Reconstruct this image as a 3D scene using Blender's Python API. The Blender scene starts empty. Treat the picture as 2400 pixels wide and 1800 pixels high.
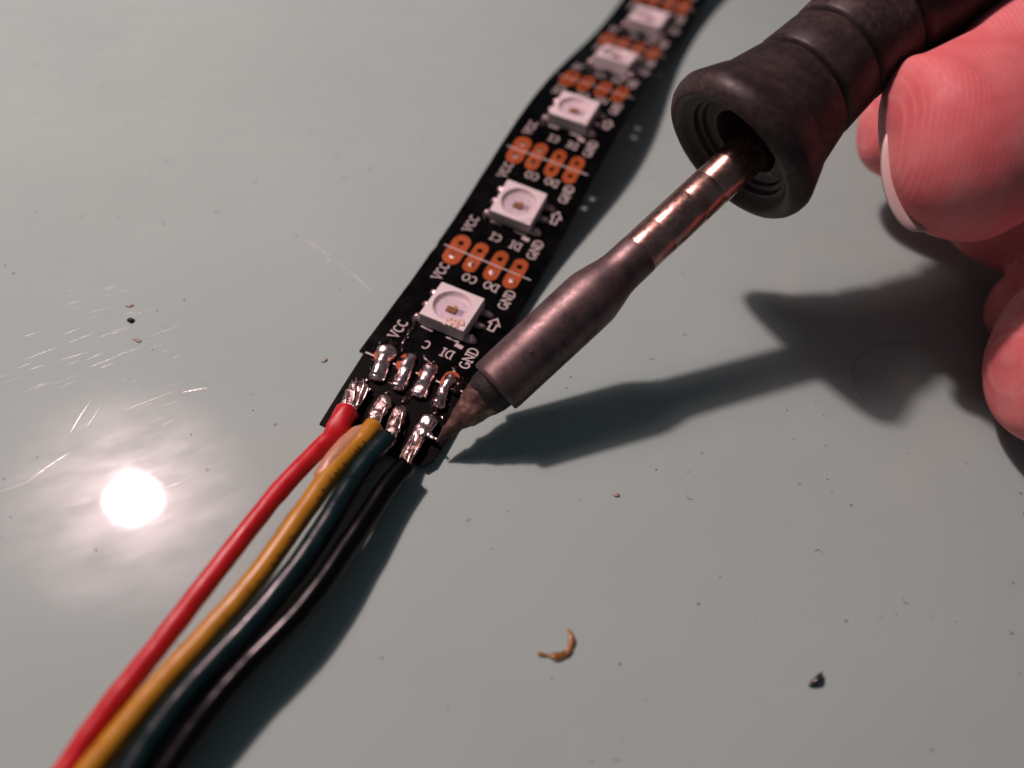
import bpy, bmesh, math, random
from mathutils import Vector, Matrix, noise
from mathutils.geometry import delaunay_2d_cdt

# ------------------------------------------------------------------ scene, camera, light
S = 0.001                      # every length below is in millimetres; one Blender unit is a metre
random.seed(7)
sc = bpy.context.scene
COL = sc.collection

CAM_POS = Vector((21.273, -36.413, 57.223))
CAM_RIGHT = Vector((0.91064, 0.40427, 0.08542))
CAM_DOWN = Vector((0.37372, -0.71768, -0.58759))
CAM_FWD = Vector((-0.17624, 0.56701, -0.80463))
cd = bpy.data.cameras.new('camera')
cam = bpy.data.objects.new('camera', cd); COL.objects.link(cam)
cam.matrix_world = Matrix.Translation(CAM_POS * S) @ Matrix((CAM_RIGHT, -CAM_DOWN, -CAM_FWD)).transposed().to_4x4()
cd.sensor_width = 36.0
cd.lens = 36.0 * 1700.0 / 2400.0
cd.clip_start = 0.004; cd.clip_end = 5.0
cd.dof.use_dof = True
cd.dof.focus_distance = 67.0 * S
cd.dof.aperture_fstop = 12.5
sc.camera = cam

w = bpy.data.worlds.new('World'); sc.world = w; w.use_nodes = True
bg = w.node_tree.nodes['Background']
bg.inputs[0].default_value = (0.70, 0.82, 1.0, 1); bg.inputs[1].default_value = 0.066

LAMP_DIR = Vector((-0.52, 0.21, 0.828)).normalized()     # from the spot mirrored in the table top
LAMP_FOOT = Vector((-14.74, -21.53, 0))
def disk_lamp(name, dist, size, energy, color):
    ld = bpy.data.lights.new(name, 'AREA'); ld.shape = 'DISK'; ld.size = size * S
    ld.energy = energy; ld.color = color
    o = bpy.data.objects.new(name, ld); COL.objects.link(o)
    o.location = (LAMP_FOOT + LAMP_DIR * dist) * S
    o.rotation_euler = LAMP_DIR.to_track_quat('Z', 'Y').to_euler()
    return o
disk_lamp('desk_lamp_bulb', 310, 17, 0.82, (1.0, 0.70, 0.71))
bowl = disk_lamp('desk_lamp_reflector', 316, 125, 1.0, (1.0, 0.70, 0.72)).data
bowl.use_nodes = True                       # the bowl of the lamp is brightest at its middle
bn = bowl.node_tree; em_ = bn.nodes['Emission']
gq = bn.nodes.new('ShaderNodeNewGeometry'); sb = bn.nodes.new('ShaderNodeVectorMath'); sb.operation = 'DISTANCE'
bn.links.new(gq.outputs['Parametric'], sb.inputs[0]); sb.inputs[1].default_value = (0.5, 0.5, 0)
mr = bn.nodes.new('ShaderNodeMapRange'); mr.interpolation_type = 'SMOOTHSTEP'
for i_, v_ in enumerate((0.03, 0.5, 0.95, 0.0)): mr.inputs[i_ + 1].default_value = v_
bn.links.new(sb.outputs['Value'], mr.inputs[0]); bn.links.new(mr.outputs[0], em_.inputs['Strength'])

sc.view_settings.view_transform = 'Standard'; sc.view_settings.look = 'None'
sc.view_settings.exposure = 0.0; sc.view_settings.gamma = 1.0
sc.view_settings.use_curve_mapping = False

# ------------------------------------------------------------------ helpers
def link(o, parent=None):
    COL.objects.link(o)
    if parent is not None:
        o.parent = parent
        o.matrix_parent_inverse = Matrix.Translation(-parent.location)
    return o
def mesh(name, verts, faces, mat, smooth=False):
    m = bpy.data.meshes.new(name)
    m.from_pydata([tuple(Vector(v) * S) for v in verts], [], faces)
    m.update()
    if mat is not None: m.materials.append(mat)
    if smooth:
        m.polygons.foreach_set('use_smooth', [True] * len(m.polygons))
    return m
def obj(name, verts, faces, mat, parent=None, smooth=False):
    return link(bpy.data.objects.new(name, mesh(name, verts, faces, mat, smooth)), parent)
def tag(o, label=None, cat=None, group=None, kind=None):
    if label: o['label'] = label
    if cat: o['category'] = cat
    if group: o['group'] = group
    if kind: o['kind'] = kind
    return o
def thing(name, loc, label, cat, group=None):
    o = bpy.data.objects.new(name, None); o.empty_display_size = 0.002
    o.location = Vector(loc) * S
    COL.objects.link(o)
    return tag(o, label, cat, group)
def shade_auto(o, ang=40):
    me = o.data
    bm = bmesh.new(); bm.from_mesh(me)
    bmesh.ops.recalc_face_normals(bm, faces=bm.faces)
    for e in bm.edges:
        if len(e.link_faces) == 2 and e.calc_face_angle(0) > math.radians(ang): e.smooth = False
    for f in bm.faces: f.smooth = True
    bm.to_mesh(me); bm.free()

class MB:
    def __init__(s): s.v = []; s.f = []
    def add(s, v, f):
        b = len(s.v); s.v += [Vector(x) for x in v]; s.f += [tuple(i + b for i in q) for q in f]
    def build(s, name, mat, parent=None, smooth=False): return obj(name, s.v, s.f, mat, parent, smooth)

def catmull(pts, n):
    pts = [Vector(p) for p in pts]
    P = [pts[0] * 2 - pts[1]] + pts + [pts[-1] * 2 - pts[-2]]
    out = []
    for i in range(1, len(P) - 2):
        a, b, c, d = P[i-1:i+3]
        for k in range(n):
            t = k / n
            out.append(0.5 * ((2*b) + (c-a)*t + (2*a-5*b+4*c-d)*t*t + (3*b-a-3*c+d)*t**3))
    out.append(pts[-1])
    return out
def loft(pts, radii, up=Vector((0, 0, 1)), seg=16, cap=True):
    """tube through pts; radii = (side, up) per point"""
    pts = [Vector(p) for p in pts]; v = []; f = []; n = len(pts)
    for i, p in enumerate(pts):
        t = (pts[min(i+1, n-1)] - pts[max(i-1, 0)]).normalized()
        sd = t.cross(up).normalized(); nn = sd.cross(t).normalized()
        ra, rb = radii[i] if isinstance(radii[i], (tuple, list)) else (radii[i], radii[i])
        for k in range(seg):
            a = 2 * math.pi * k / seg
            v.append(p + sd * (ra * math.cos(a)) + nn * (rb * math.sin(a)))
    for i in range(n - 1):
        for k in range(seg):
            k2 = (k + 1) % seg
            f.append((i*seg+k, i*seg+k2, (i+1)*seg+k2, (i+1)*seg+k))
    if cap:
        f.append(tuple(reversed(range(seg)))); f.append(tuple((n-1)*seg + k for k in range(seg)))
    return v, f
def lathe(profile, origin, axis, seg=64, close=False):
    axis = axis.normalized(); sd = axis.cross(Vector((0, 0, 1))).normalized(); up = sd.cross(axis)
    v = []; f = []
    for a, r in profile:
        for k in range(seg):
            t = 2 * math.pi * k / seg
            v.append(origin + axis * a + (sd * math.cos(t) + up * math.sin(t)) * r)
    n = len(profile)
    for i in range(n - 1):
        for k in range(seg):
            k2 = (k + 1) % seg
            f.append((i*seg+k, (i+1)*seg+k, (i+1)*seg+k2, i*seg+k2))
    return v, f
def fbm(p, fr, o=3):
    s = 0; a = 1
    for _ in range(o):
        s += a * noise.noise(Vector(p) * fr); fr *= 2.1; a *= 0.5
    return s

# ------------------------------------------------------------------ materials
def new_mat(name):
    m = bpy.data.materials.new(name); m.use_nodes = True
    nt = m.node_tree
    return m, nt, nt.nodes['Principled BSDF']
def N(nt, t, **kw):
    n = nt.nodes.new(t)
    for k, v in kw.items(): setattr(n, k, v)
    return n
def coord(nt, scale=(1, 1, 1), rot=(0, 0, 0), world=False):
    if world:
        src = N(nt, 'ShaderNodeNewGeometry').outputs['Position']
    else:
        src = N(nt, 'ShaderNodeTexCoord').outputs['Object']
    r = N(nt, 'ShaderNodeMapping'); r.vector_type = 'POINT'; r.inputs['Rotation'].default_value = rot
    nt.links.new(src, r.inputs['Vector'])
    m = N(nt, 'ShaderNodeMapping'); m.inputs['Scale'].default_value = tuple(c / S for c in scale)
    nt.links.new(r.outputs[0], m.inputs['Vector'])
    return m.outputs[0]
def tex_noise(nt, vec, scale, detail=4, rough=0.55, dist=0):
    n = N(nt, 'ShaderNodeTexNoise'); n.inputs['Scale'].default_value = scale
    n.inputs['Detail'].default_value = detail; n.inputs['Roughness'].default_value = rough
    n.inputs['Distortion'].default_value = dist
    nt.links.new(vec, n.inputs['Vector']); return n.outputs['Fac']
def ramp(nt, fac, stops):
    r = N(nt, 'ShaderNodeValToRGB'); e = r.color_ramp.elements
    e[0].position, e[0].color = stops[0][0], (*stops[0][1], 1)
    e[1].position, e[1].color = stops[-1][0], (*stops[-1][1], 1)
    for p, c in stops[1:-1]:
        x = e.new(p); x.color = (*c, 1)
    nt.links.new(fac, r.inputs[0]); return r.outputs[0]
def fmap(nt, fac, a, b, c, d):
    m = N(nt, 'ShaderNodeMapRange'); m.inputs[1].default_value = a; m.inputs[2].default_value = b
    m.inputs[3].default_value = c; m.inputs[4].default_value = d
    nt.links.new(fac, m.inputs[0]); return m.outputs[0]
def bump(nt, bsdf, h, strength, dist, prev=None):
    b = N(nt, 'ShaderNodeBump'); b.inputs['Strength'].default_value = strength
    b.inputs['Distance'].default_value = dist * S
    nt.links.new(h, b.inputs['Height'])
    if prev is not None: nt.links.new(prev, b.inputs['Normal'])
    nt.links.new(b.outputs[0], bsdf.inputs['Normal']); return b.outputs[0]
def math2(nt, op, a, b):
    m = N(nt, 'ShaderNodeMath', operation=op)
    for i, x in enumerate((a, b)):
        if isinstance(x, (int, float)): m.inputs[i].default_value = x
        else: nt.links.new(x, m.inputs[i])
    return m.outputs[0]
def simple(name, col, rough=0.5, metal=0.0, var=0.0, nscale=1.5, bumps=0.0, bscale=4.0, bdist=0.05, world=False, **kw):
    m, nt, b = new_mat(name)
    b.inputs['Roughness'].default_value = rough; b.inputs['Metallic'].default_value = metal
    b.inputs['Base Color'].default_value = (*col, 1)
    for k, v in kw.items(): b.inputs[k].default_value = v
    vec = coord(nt, world=world)
    if var:
        f = tex_noise(nt, vec, nscale, 5)
        lo = tuple(c * (1 - var) for c in col); hi = tuple(min(1, c * (1 + var)) for c in col)
        nt.links.new(ramp(nt, f, [(0.3, lo), (0.7, hi)]), b.inputs['Base Color'])
        nt.links.new(fmap(nt, f, 0.3, 0.7, max(0, rough - 0.08), min(1, rough + 0.08)), b.inputs['Roughness'])
    if bumps:
        bump(nt, b, tex_noise(nt, vec, bscale, 4), bumps, bdist)
    return m

def table_material():
    m, nt, b = new_mat('mint_laminate')
    vec = coord(nt)
    big = tex_noise(nt, vec, 0.035, 3)
    c1 = ramp(nt, big, [(0.3, (0.335, 0.456, 0.420)), (0.7, (0.366, 0.478, 0.440))])
    # fine grime specks
    vo = N(nt, 'ShaderNodeTexVoronoi'); vo.inputs['Scale'].default_value = 0.42
    nt.links.new(vec, vo.inputs['Vector'])
    gate = tex_noise(nt, vec, 0.3, 2)
    dot = fmap(nt, vo.outputs['Distance'], 0.035, 0.10, 1, 0)
    gm = fmap(nt, gate, 0.52, 0.60, 0, 0.55)
    spk = math2(nt, 'MULTIPLY', dot, gm)
    mx = N(nt, 'ShaderNodeMix', data_type='RGBA'); nt.links.new(spk, mx.inputs['Factor'])
    nt.links.new(c1, mx.inputs['A']); mx.inputs['B'].default_value = (0.10, 0.09, 0.075, 1)
    # soft smears
    sm = tex_noise(nt, coord(nt, (0.10, 0.03, 0.1), (0, 0, math.radians(-60))), 1.0, 4, 0.6)
    nt.links.new(mx.outputs['Result'], b.inputs['Base Color'])
    nt.links.new(fmap(nt, sm, 0.35, 0.7, 0.03, 0.06), b.inputs['Roughness'])
    nt.links.new(fmap(nt, tex_noise(nt, coord(nt, (0.16, 0.42, 0.2), (0, 0, math.radians(-52))), 1.0, 5, 0.62), 0.34, 0.66, 0.06, 0.26), b.inputs['Specular IOR Level'])
    b.inputs['Coat Weight'].default_value = 0.05; b.inputs['Coat Roughness'].default_value = 0.30
    # hairline scratches all running one way, and a faint orange-peel
    sv = coord(nt, (0.05, 2.2, 1), (0, 0, math.radians(-58)))
    s1 = fmap(nt, tex_noise(nt, sv, 1.0, 3, 0.6), 0.60, 0.72, 0, -1)
    mask = fmap(nt, tex_noise(nt, vec, 0.06, 2), 0.45, 0.6, 0, 1)
    sc1 = math2(nt, 'MULTIPLY', s1, mask)
    n1 = bump(nt, b, sc1, 0.22, 0.02)
    n2 = bump(nt, b, tex_noise(nt, vec, 0.35, 4, 0.6), 0.10, 0.05, n1)
    return m

M = {}
M['table'] = table_material()
M['solder_mask'] = simple('black_solder_mask', (0.0013, 0.0012, 0.0014), 0.24, var=0.3, nscale=0.6, bumps=0.10, bscale=3.0, bdist=0.02, **{'Specular IOR Level': 0.16})
M['tail_mask'] = simple('matte_black_strip', (0.0028, 0.0020, 0.0022), 0.46, var=0.5, nscale=2.0, bumps=0.25, bscale=6, bdist=0.04, **{'Specular IOR Level': 0.06})
M['copper'] = simple('orange_copper_pad', (0.42, 0.090, 0.018), 0.40, 0.3, var=0.12, nscale=1.2, bumps=0.1, bscale=5, bdist=0.02)
M['silk'] = simple('white_silkscreen', (0.52, 0.46, 0.44), 0.6, var=0.15, nscale=6)
M['led_white'] = simple('white_led_plastic', (0.74, 0.68, 0.67), 0.42, var=0.03, nscale=0.8)
M['led_well'] = simple('led_reflector_well', (0.66, 0.58, 0.57), 0.35, var=0.05, nscale=1)
M['led_floor'] = simple('led_silver_floor', (0.66, 0.60, 0.64), 0.3, 0.0, var=0.10, nscale=1.6)
M['led_frame'] = simple('led_grey_frame', (0.42, 0.37, 0.43), 0.35, 0.2, var=0.1)
M['chip'] = simple('gold_brown_die', (0.30, 0.15, 0.06), 0.35, 0.4, var=0.5, nscale=9)
M['gold'] = simple('gold_bond', (0.80, 0.58, 0.26), 0.3, 0.4)
M['burn'] = simple('scorched_plastic', (0.72, 0.52, 0.44), 0.55, var=0.28, nscale=2.2, bumps=0.9, bscale=3.5, bdist=0.15)
M['solder'] = simple('bright_solder', (0.84, 0.67, 0.65), 0.25, 1.0, var=0.2, nscale=1.6, bumps=0.55, bscale=1.7, bdist=0.12)
M['solder_dull'] = simple('crumpled_solder', (0.50, 0.385, 0.365), 0.36, 1.0, var=0.4, nscale=2.5, bumps=1.0, bscale=3.2, bdist=0.14)
M['pin'] = simple('tinned_pin', (0.46, 0.36, 0.36), 0.34, 0.85, var=0.3, nscale=2.5, bumps=0.5, bscale=4, bdist=0.06)
M['strand'] = simple('tinned_copper_strand', (0.83, 0.62, 0.55), 0.24, 1.0, var=0.25, nscale=3)
M['flux'] = simple('amber_flux', (0.33, 0.14, 0.024), 0.2, 0, var=0.75, nscale=2.5, bumps=0.6, bscale=4, bdist=0.1, **{'Transmission Weight': 0.25})
M['red'] = simple('red_insulation', (0.50, 0.006, 0.012), 0.40, var=0.08, nscale=0.8, bumps=0.16, bscale=1.6, bdist=0.05)
M['green'] = simple('dark_green_insulation', (0.002, 0.014, 0.015), 0.30, var=0.15, nscale=0.8, bumps=0.18, bscale=2.0, bdist=0.04, **{'Specular IOR Level': 0.4})
M['black'] = simple('black_insulation', (0.0008, 0.0007, 0.0008), 0.24, bumps=0.2, bscale=2.0, bdist=0.04, **{'Specular IOR Level': 0.27})
M['glue'] = simple('cloudy_glue', (0.66, 0.33, 0.17), 0.42, var=0.12, nscale=1.2, bumps=0.35, bscale=1.2, bdist=0.12, **{'Transmission Weight': 0.35})
M['nail'] = simple('fingernail', (0.60, 0.46, 0.42), 0.36, var=0.06, nscale=0.4, **{'Subsurface Weight': 0.2, 'Subsurface Scale': 0.001, 'Subsurface Radius': (1, 0.5, 0.4)})
M['steel_dark'] = simple('dark_chip', (0.06, 0.05, 0.05), 0.25, 0.7)
M['flake'] = simple('pale_flake', (0.33, 0.31, 0.25), 0.5, var=0.25, nscale=3, bumps=0.4, bscale=4)
M['crumb'] = simple('dark_crumb', (0.03, 0.026, 0.022), 0.5)
M['fibre'] = simple('dark_fibre', (0.10, 0.085, 0.075), 0.6)
M['scratch'] = simple('scratched_laminate', (0.40, 0.49, 0.45), 0.24, bumps=0.5, bscale=3, bdist=0.03)

def resin_material():
    m, nt, b = new_mat('clear_resin')
    tr = N(nt, 'ShaderNodeBsdfTransparent'); tr.inputs[0].default_value = (0.97, 0.96, 0.97, 1)
    gl = N(nt, 'ShaderNodeBsdfGlossy'); gl.inputs['Roughness'].default_value = 0.12
    fr = N(nt, 'ShaderNodeFresnel'); fr.inputs[0].default_value = 1.45
    mx = N(nt, 'ShaderNodeMixShader'); nt.links.new(fr.outputs[0], mx.inputs[0]); nt.links.new(tr.outputs[0], mx.inputs[1]); nt.links.new(gl.outputs[0], mx.inputs[2])
    nt.links.new(mx.outputs[0], nt.nodes['Material Output'].inputs[0])
    return m
M['resin'] = resin_material()
def yellow_material():
    m, nt, b = new_mat('ochre_insulation')
    vec = coord(nt)
    f = tex_noise(nt, vec, 0.7, 4)
    nt.links.new(ramp(nt, f, [(0.3, (0.42, 0.190, 0.010)), (0.7, (0.49, 0.235, 0.015))]), b.inputs['Base Color'])
    b.inputs['Roughness'].default_value = 0.36
    bump(nt, b, tex_noise(nt, vec, 1.8, 3), 0.15, 0.05)
    return m
M['yellow'] = yellow_material()
M['print'] = simple('faded_print', (0.10, 0.040, 0.006), 0.5)

def rubber_material():
    m, nt, b = new_mat('worn_dark_rubber')
    vec = coord(nt, world=True)
    f = tex_noise(nt, vec, 0.28, 7, 0.66)
    g = tex_noise(nt, vec, 1.6, 5, 0.7)
    mix = math2(nt, 'ADD', math2(nt, 'MULTIPLY', f, 0.8), math2(nt, 'MULTIPLY', g, 0.2))
    ge = N(nt, 'ShaderNodeNewGeometry')
    wear = math2(nt, 'MULTIPLY', fmap(nt, ge.outputs['Pointiness'], 0.515, 0.56, 0, 0.36), fmap(nt, g, 0.35, 0.6, 0.2, 1))
    mix = math2(nt, 'ADD', mix, wear)
    nt.links.new(ramp(nt, mix, [(0.30, (0.017, 0.0110, 0.0105)), (0.50, (0.022, 0.0142, 0.0134)), (0.68, (0.048, 0.0310, 0.0285)), (0.90, (0.12, 0.077, 0.070))]), b.inputs['Base Color'])
    nt.links.new(fmap(nt, g, 0.3, 0.7, 0.36, 0.6), b.inputs['Roughness'])
    b.inputs['Specular IOR Level'].default_value = 0.28
    bump(nt, b, g, 0.18, 0.06)
    return m
M['rubber'] = rubber_material()

def metal_material(name, cols, rough, bstr, dots=True, metallic=1.0):
    m, nt, b = new_mat(name)
    vec = coord(nt, world=True)
    f = tex_noise(nt, vec, 0.45, 6, 0.65)
    nt.links.new(ramp(nt, f, [(0.3, cols[0]), (0.5, cols[1]), (0.72, cols[2])]), b.inputs['Base Color'])
    b.inputs['Metallic'].default_value = metallic
    g = tex_noise(nt, vec, 2.2, 5, 0.65)
    nt.links.new(fmap(nt, g, 0.3, 0.7, rough[0], rough[1]), b.inputs['Roughness'])
    bump(nt, b, g, bstr, 0.04)
    return m
M['shaft'] = metal_material('heat_tinted_steel', [(0.26, 0.13, 0.11), (0.50, 0.30, 0.25), (0.66, 0.42, 0.34)], (0.20, 0.34), 0.22)
M['sleeve'] = metal_material('browned_steel_sleeve', [(0.070, 0.047, 0.047), (0.140, 0.098, 0.096), (0.21, 0.145, 0.138)], (0.38, 0.54), 0.25, metallic=0.75)
M['tip'] = metal_material('oxidised_tip', [(0.030, 0.020, 0.017), (0.13, 0.075, 0.058), (0.36, 0.22, 0.18)], (0.4, 0.7), 0.9, metallic=0.6)
M['tip_core'] = simple('charred_tip_base', (0.02, 0.016, 0.015), 0.6, 0.3, var=0.4, nscale=2, bumps=0.6, bscale=3, bdist=0.1)

def skin_material():
    m, nt, b = new_mat('skin')
    vec = coord(nt, world=True)
    blot = tex_noise(nt, vec, 0.20, 6, 0.62)
    # papillary ridges run across the finger pads; they are a real relief of the skin
    wv = N(nt, 'ShaderNodeTexWave'); wv.wave_type = 'BANDS'; wv.bands_direction = 'X'
    wv.inputs['Scale'].default_value = 0.82; wv.inputs['Distortion'].default_value = 9.0
    wv.inputs['Detail'].default_value = 1.5; wv.inputs['Detail Scale'].default_value = 0.16; wv.inputs['Detail Roughness'].default_value = 0.4
    cx = N(nt, 'ShaderNodeCombineXYZ')
    for k, ax in enumerate((CAM_RIGHT, CAM_DOWN, CAM_FWD)):      # thumb axis, across it, through it
        dp = N(nt, 'ShaderNodeVectorMath', operation='DOT_PRODUCT'); nt.links.new(vec, dp.inputs[0]); dp.inputs[1].default_value = ax
        nt.links.new(dp.outputs['Value'], cx.inputs[k])
    nt.links.new(cx.outputs[0], wv.inputs['Vector'])
    fine = tex_noise(nt, vec, 2.5, 4, 0.6)
    base = ramp(nt, blot, [(0.30, (0.64, 0.120, 0.128)), (0.5, (0.70, 0.172, 0.175)), (0.70, (0.75, 0.255, 0.248))])
    mx = N(nt, 'ShaderNodeMix', data_type='RGBA'); nt.links.new(base, mx.inputs['A'])
    mx.inputs['B'].default_value = (0.80, 0.36, 0.345, 1)
    msk = fmap(nt, tex_noise(nt, vec, 0.16, 4), 0.36, 0.56, 0.62, 1)
    rid = math2(nt, 'MULTIPLY', wv.outputs['Fac'], msk)
    nt.links.new(fmap(nt, rid, 0.55, 0.95, 0, 0.30), mx.inputs['Factor'])
    nt.links.new(mx.outputs['Result'], b.inputs['Base Color'])
    b.inputs['Subsurface Weight'].default_value = 0.4
    b.inputs['Subsurface Radius'].default_value = (1.0, 0.28, 0.20)
    b.inputs['Subsurface Scale'].default_value = 0.0014
    nt.links.new(fmap(nt, fine, 0.3, 0.7, 0.48, 0.68), b.inputs['Roughness'])
    b.inputs['Specular IOR Level'].default_value = 0.38
    n1 = bump(nt, b, rid, 0.13, 0.05)
    bump(nt, b, fine, 0.35, 0.06, n1)
    return m
M['skin'] = skin_material()

# ------------------------------------------------------------------ the table
tb = []
tv = [(-170, -110, 0), (190, -110, 0), (190, 260, 0), (-170, 260, 0), (-170, -110, -18), (190, -110, -18), (190, 260, -18), (-170, 260, -18)]
table = obj('table_top', tv, [(0, 1, 2, 3), (7, 6, 5, 4), (0, 4, 5, 1), (1, 5, 6, 2), (2, 6, 7, 3), (3, 7, 4, 0)], M['table'])
tag(table, 'pale mint laminate table top, scratched and speckled', 'table', kind='structure')

# knife marks and scuffs: shallow raised burrs in the laminate
def groove(pts, wid, hgt):
    pts = catmull(pts, 5); n = len(pts); v = []; f = []
    for i, p in enumerate(pts):
        t = (pts[min(i+1, n-1)] - pts[max(i-1, 0)]).normalized(); sd = Vector((t.y, -t.x, 0))
        e = math.sin(math.pi * (i + 0.25) / (n - 0.5)); ww = wid * e * (0.7 + 0.5 * random.random())
        v += [p - sd * ww + Vector((0, 0, 0.0)), p + Vector((0, 0, hgt * e)), p + sd * ww]
    for i in range(n - 1):
        a = i * 3; b = a + 3
        f += [(a, a+1, b+1, b), (a+1, a+2, b+2, b+1)]
    return v, f
def scratch(p0, p1, wid, hgt, wob=0.15):
    p0 = Vector((*p0, 0.003)); p1 = Vector((*p1, 0.003)); mid = (p0 + p1) / 2 + Vector((random.uniform(-wob, wob), random.uniform(-wob, wob), 0))
    v, f = groove([p0, mid, p1], wid, hgt)
    obj('scratch', v, f, M['scratch'], table, True)
for a, b_, wd, hg in [((-23.8, -19.0), (-24.7, -15.4), .16, .03), ((-23.0, -18.0), (-23.7, -15.0), .07, .02), ((-23.4, -24.2), (-22.4, -20.5), .15, .03),
                      ((-21.4, -15.0), (-18.6, -11.0), .05, .015), ((-18.2, -11.2), (-16.2, -9.5), .14, .025), ((-17.5, -21.3), (-15.1, -24.5), .08, .02),
                      ((-13.8, -20.8), (-11.7, -18.2), .10, .02), ((-16.6, 10.7), (-9.2, 8.1), .05, .012),
                      ((-25.6, -27.0), (-22.7, -23.4), .05, .012), ((-9.5, -20.5), (-8.2, -18.2), .06, .015)]:
    scratch(a, b_, wd, hg)
mb = MB()
for i in range(9):     # scuff patch
    x = -19.9 + 0.42 * i + random.uniform(-.2, .2); y = 11.9 - 0.17 * i + random.uniform(-.35, .35)
    v, f = groove([(x, y, .003), (x + .45, y - .25, .003), (x + .9, y - .55, .003)], .10, .03); mb.add(v, f)
tag(mb.build('scuff', M['scratch'], table, True), kind='stuff')
mb = MB()
for i in range(80):    # hairlines left of the lamp's reflection
    x = random.uniform(-37, -17); y = random.uniform(-19, -2) + (x + 27) * 0.35
    L = random.uniform(0.5, 3.2); a = math.radians(random.gauss(57, 3)); d = Vector((math.cos(a), math.sin(a), 0)) * L
    p = Vector((x, y, .003)); v, f = groove([p, p + d * .5, p + d], random.uniform(.014, .034), random.uniform(.006, .013)); mb.add(v, f)
tag(mb.build('hairline_scratches', M['scratch'], table, True), kind='stuff')

# ------------------------------------------------------------------ the LED strip
PITCH = 16.667
SLOPE = [math.radians(x) for x in (-0.77, .17, 4.54, 10.4, 10.03, 3.2, -5.97, -9.99, -6.86, -.84, 4.72, 10.18, 10.2)]
ROLL = [0.02, -0.04, -0.02, 0.01, 0.0, 0.0, 0.0]
Z0 = 1.058
S_END = 101.0
def slope(s):
    g = min(max(s / (PITCH / 2), 0), len(SLOPE) - 1.001); i = int(g); a = g - i
    return SLOPE[i] * (1 - a) + SLOPE[i + 1] * a
CURVE = []
_y = _z = 0.0; _s = -2.0; st = 0.25
while _s < S_END + 2:
    CURVE.append((_s, _y, _z)); m = slope(_s + st / 2); _y += math.cos(m) * st; _z += math.sin(m) * st; _s += st
_o = CURVE[int(2 / st)]
CURVE = [(a, b - _o[1], c - _o[2] + Z0) for a, b, c in CURVE]
def cur(s):
    g = min(max((s + 2.0) / st, 0), len(CURVE) - 1.001); i = int(g); a = g - i
    p, q = CURVE[i], CURVE[i + 1]
    return p[1] * (1 - a) + q[1] * a, p[2] * (1 - a) + q[2] * a
def roll(s):
    g = min(max(s / PITCH, 0), 5.999); i = int(g); a = g - i
    return ROLL[i] * (1 - a) + ROLL[i + 1] * a
def SP(u, s, n=0.0):
    y, z = cur(s); th = slope(s)
    return Vector((u, y - n * math.sin(th), z + n * math.cos(th) + u * roll(s)))
def frame(u, s):
    e = 0.5
    tv_ = (SP(u, s + e) - SP(u, s - e)).normalized(); tu = (SP(u + e, s) - SP(u - e, s)).normalized()
    nn = tu.cross(tv_).normalized(); tu = tv_.cross(nn)
    return Matrix.Translation(SP(u, s) * S) @ Matrix((tu, tv_, nn)).transposed().to_4x4()

strip = thing('led_strip', (0, 0, 0), 'black strip of square white LEDs and orange copper pads arching off the table', 'LED strip')
PADU = (-3.70, -1.40, 1.04, 3.38)
PADW = (1.02, 0.80, 0.80, 0.84)
HOLE_R = 0.34; HOLE_S = 1.07
def flat_with_holes(outline, holes, inner=()):
    """triangulate outline (list of 2D) minus holes; returns verts2d, tris"""
    pts = [Vector(p) for p in outline]; edges = [(i, (i + 1) % len(outline)) for i in range(len(outline))]
    for cx, cy, r, n in holes:
        b = len(pts)
        pts += [Vector((cx + r * math.cos(2*math.pi*k/n), cy + r * math.sin(2*math.pi*k/n))) for k in range(n)]
        edges += [(b + k, b + (k + 1) % n) for k in range(n)]
    pts += [Vector(p) for p in inner]
    v, e, f, *_ = delaunay_2d_cdt(pts, edges, [], 1, 1e-6)
    out = []
    for t in f:
        c = sum((v[i] for i in t), Vector((0, 0))) / len(t)
        if all((c - Vector((h[0], h[1]))).length > h[2] * 0.985 for h in holes): out.append(tuple(t))
    return v, out
def plate(v2, tris, n_top, n_bot, mapper):
    """closed plate from a 2D triangulation"""
    k = len(v2)
    v = [mapper(p[0], p[1], n_top) for p in v2] + [mapper(p[0], p[1], n_bot) for p in v2]
    f = [t for t in tris] + [tuple(i + k for i in reversed(t)) for t in tris]
    cnt = {}
    for t in tris:
        for a, b in zip(t, t[1:] + t[:1]): cnt[(a, b)] = 1
    for (a, b) in list(cnt):
        if (b, a) not in cnt: f.append((b, a, a + k, b + k))
    return v, f

# the flexible board, with its plated holes open right through it
def row_blocked(k):     # holes closed by solder
    return k == 0
outl = []
ss = [x * 1.0 for x in range(0, int(S_END) + 1)]
jag = lambda s: 0.035 * fbm((s * .8, 1.3, 0), 1.0) + (0.10 if 15.6 < s < 16.7 else 0)
outl = [(6.0 + 0.03 * noise.noise(Vector((s * .7, 5, 0))), s) for s in ss] + [(-6.0 + jag(s), s) for s in reversed(ss)]
holes = []
for k in range(1, 7):
    for i, u in enumerate(PADU):
        for sg in (-1, 1):
            if k == 1 and sg == -1: continue
            if k * PITCH + sg * HOLE_S < S_END - 1: holes.append((u, k * PITCH + sg * HOLE_S, HOLE_R, 14))
inner = [(x, s + .5) for s in ss[:-1] for x in (-4.8, -2.5, 0, 2.5, 4.8) if all((Vector((x, s + .5)) - Vector(h[:2])).length > .6 for h in holes)]
v2, tr = flat_with_holes(outl, holes, inner)
v, f = plate(v2, tr, 0.0, -0.26, SP)
board = obj('board', v, f, M['solder_mask'], strip)

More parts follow.
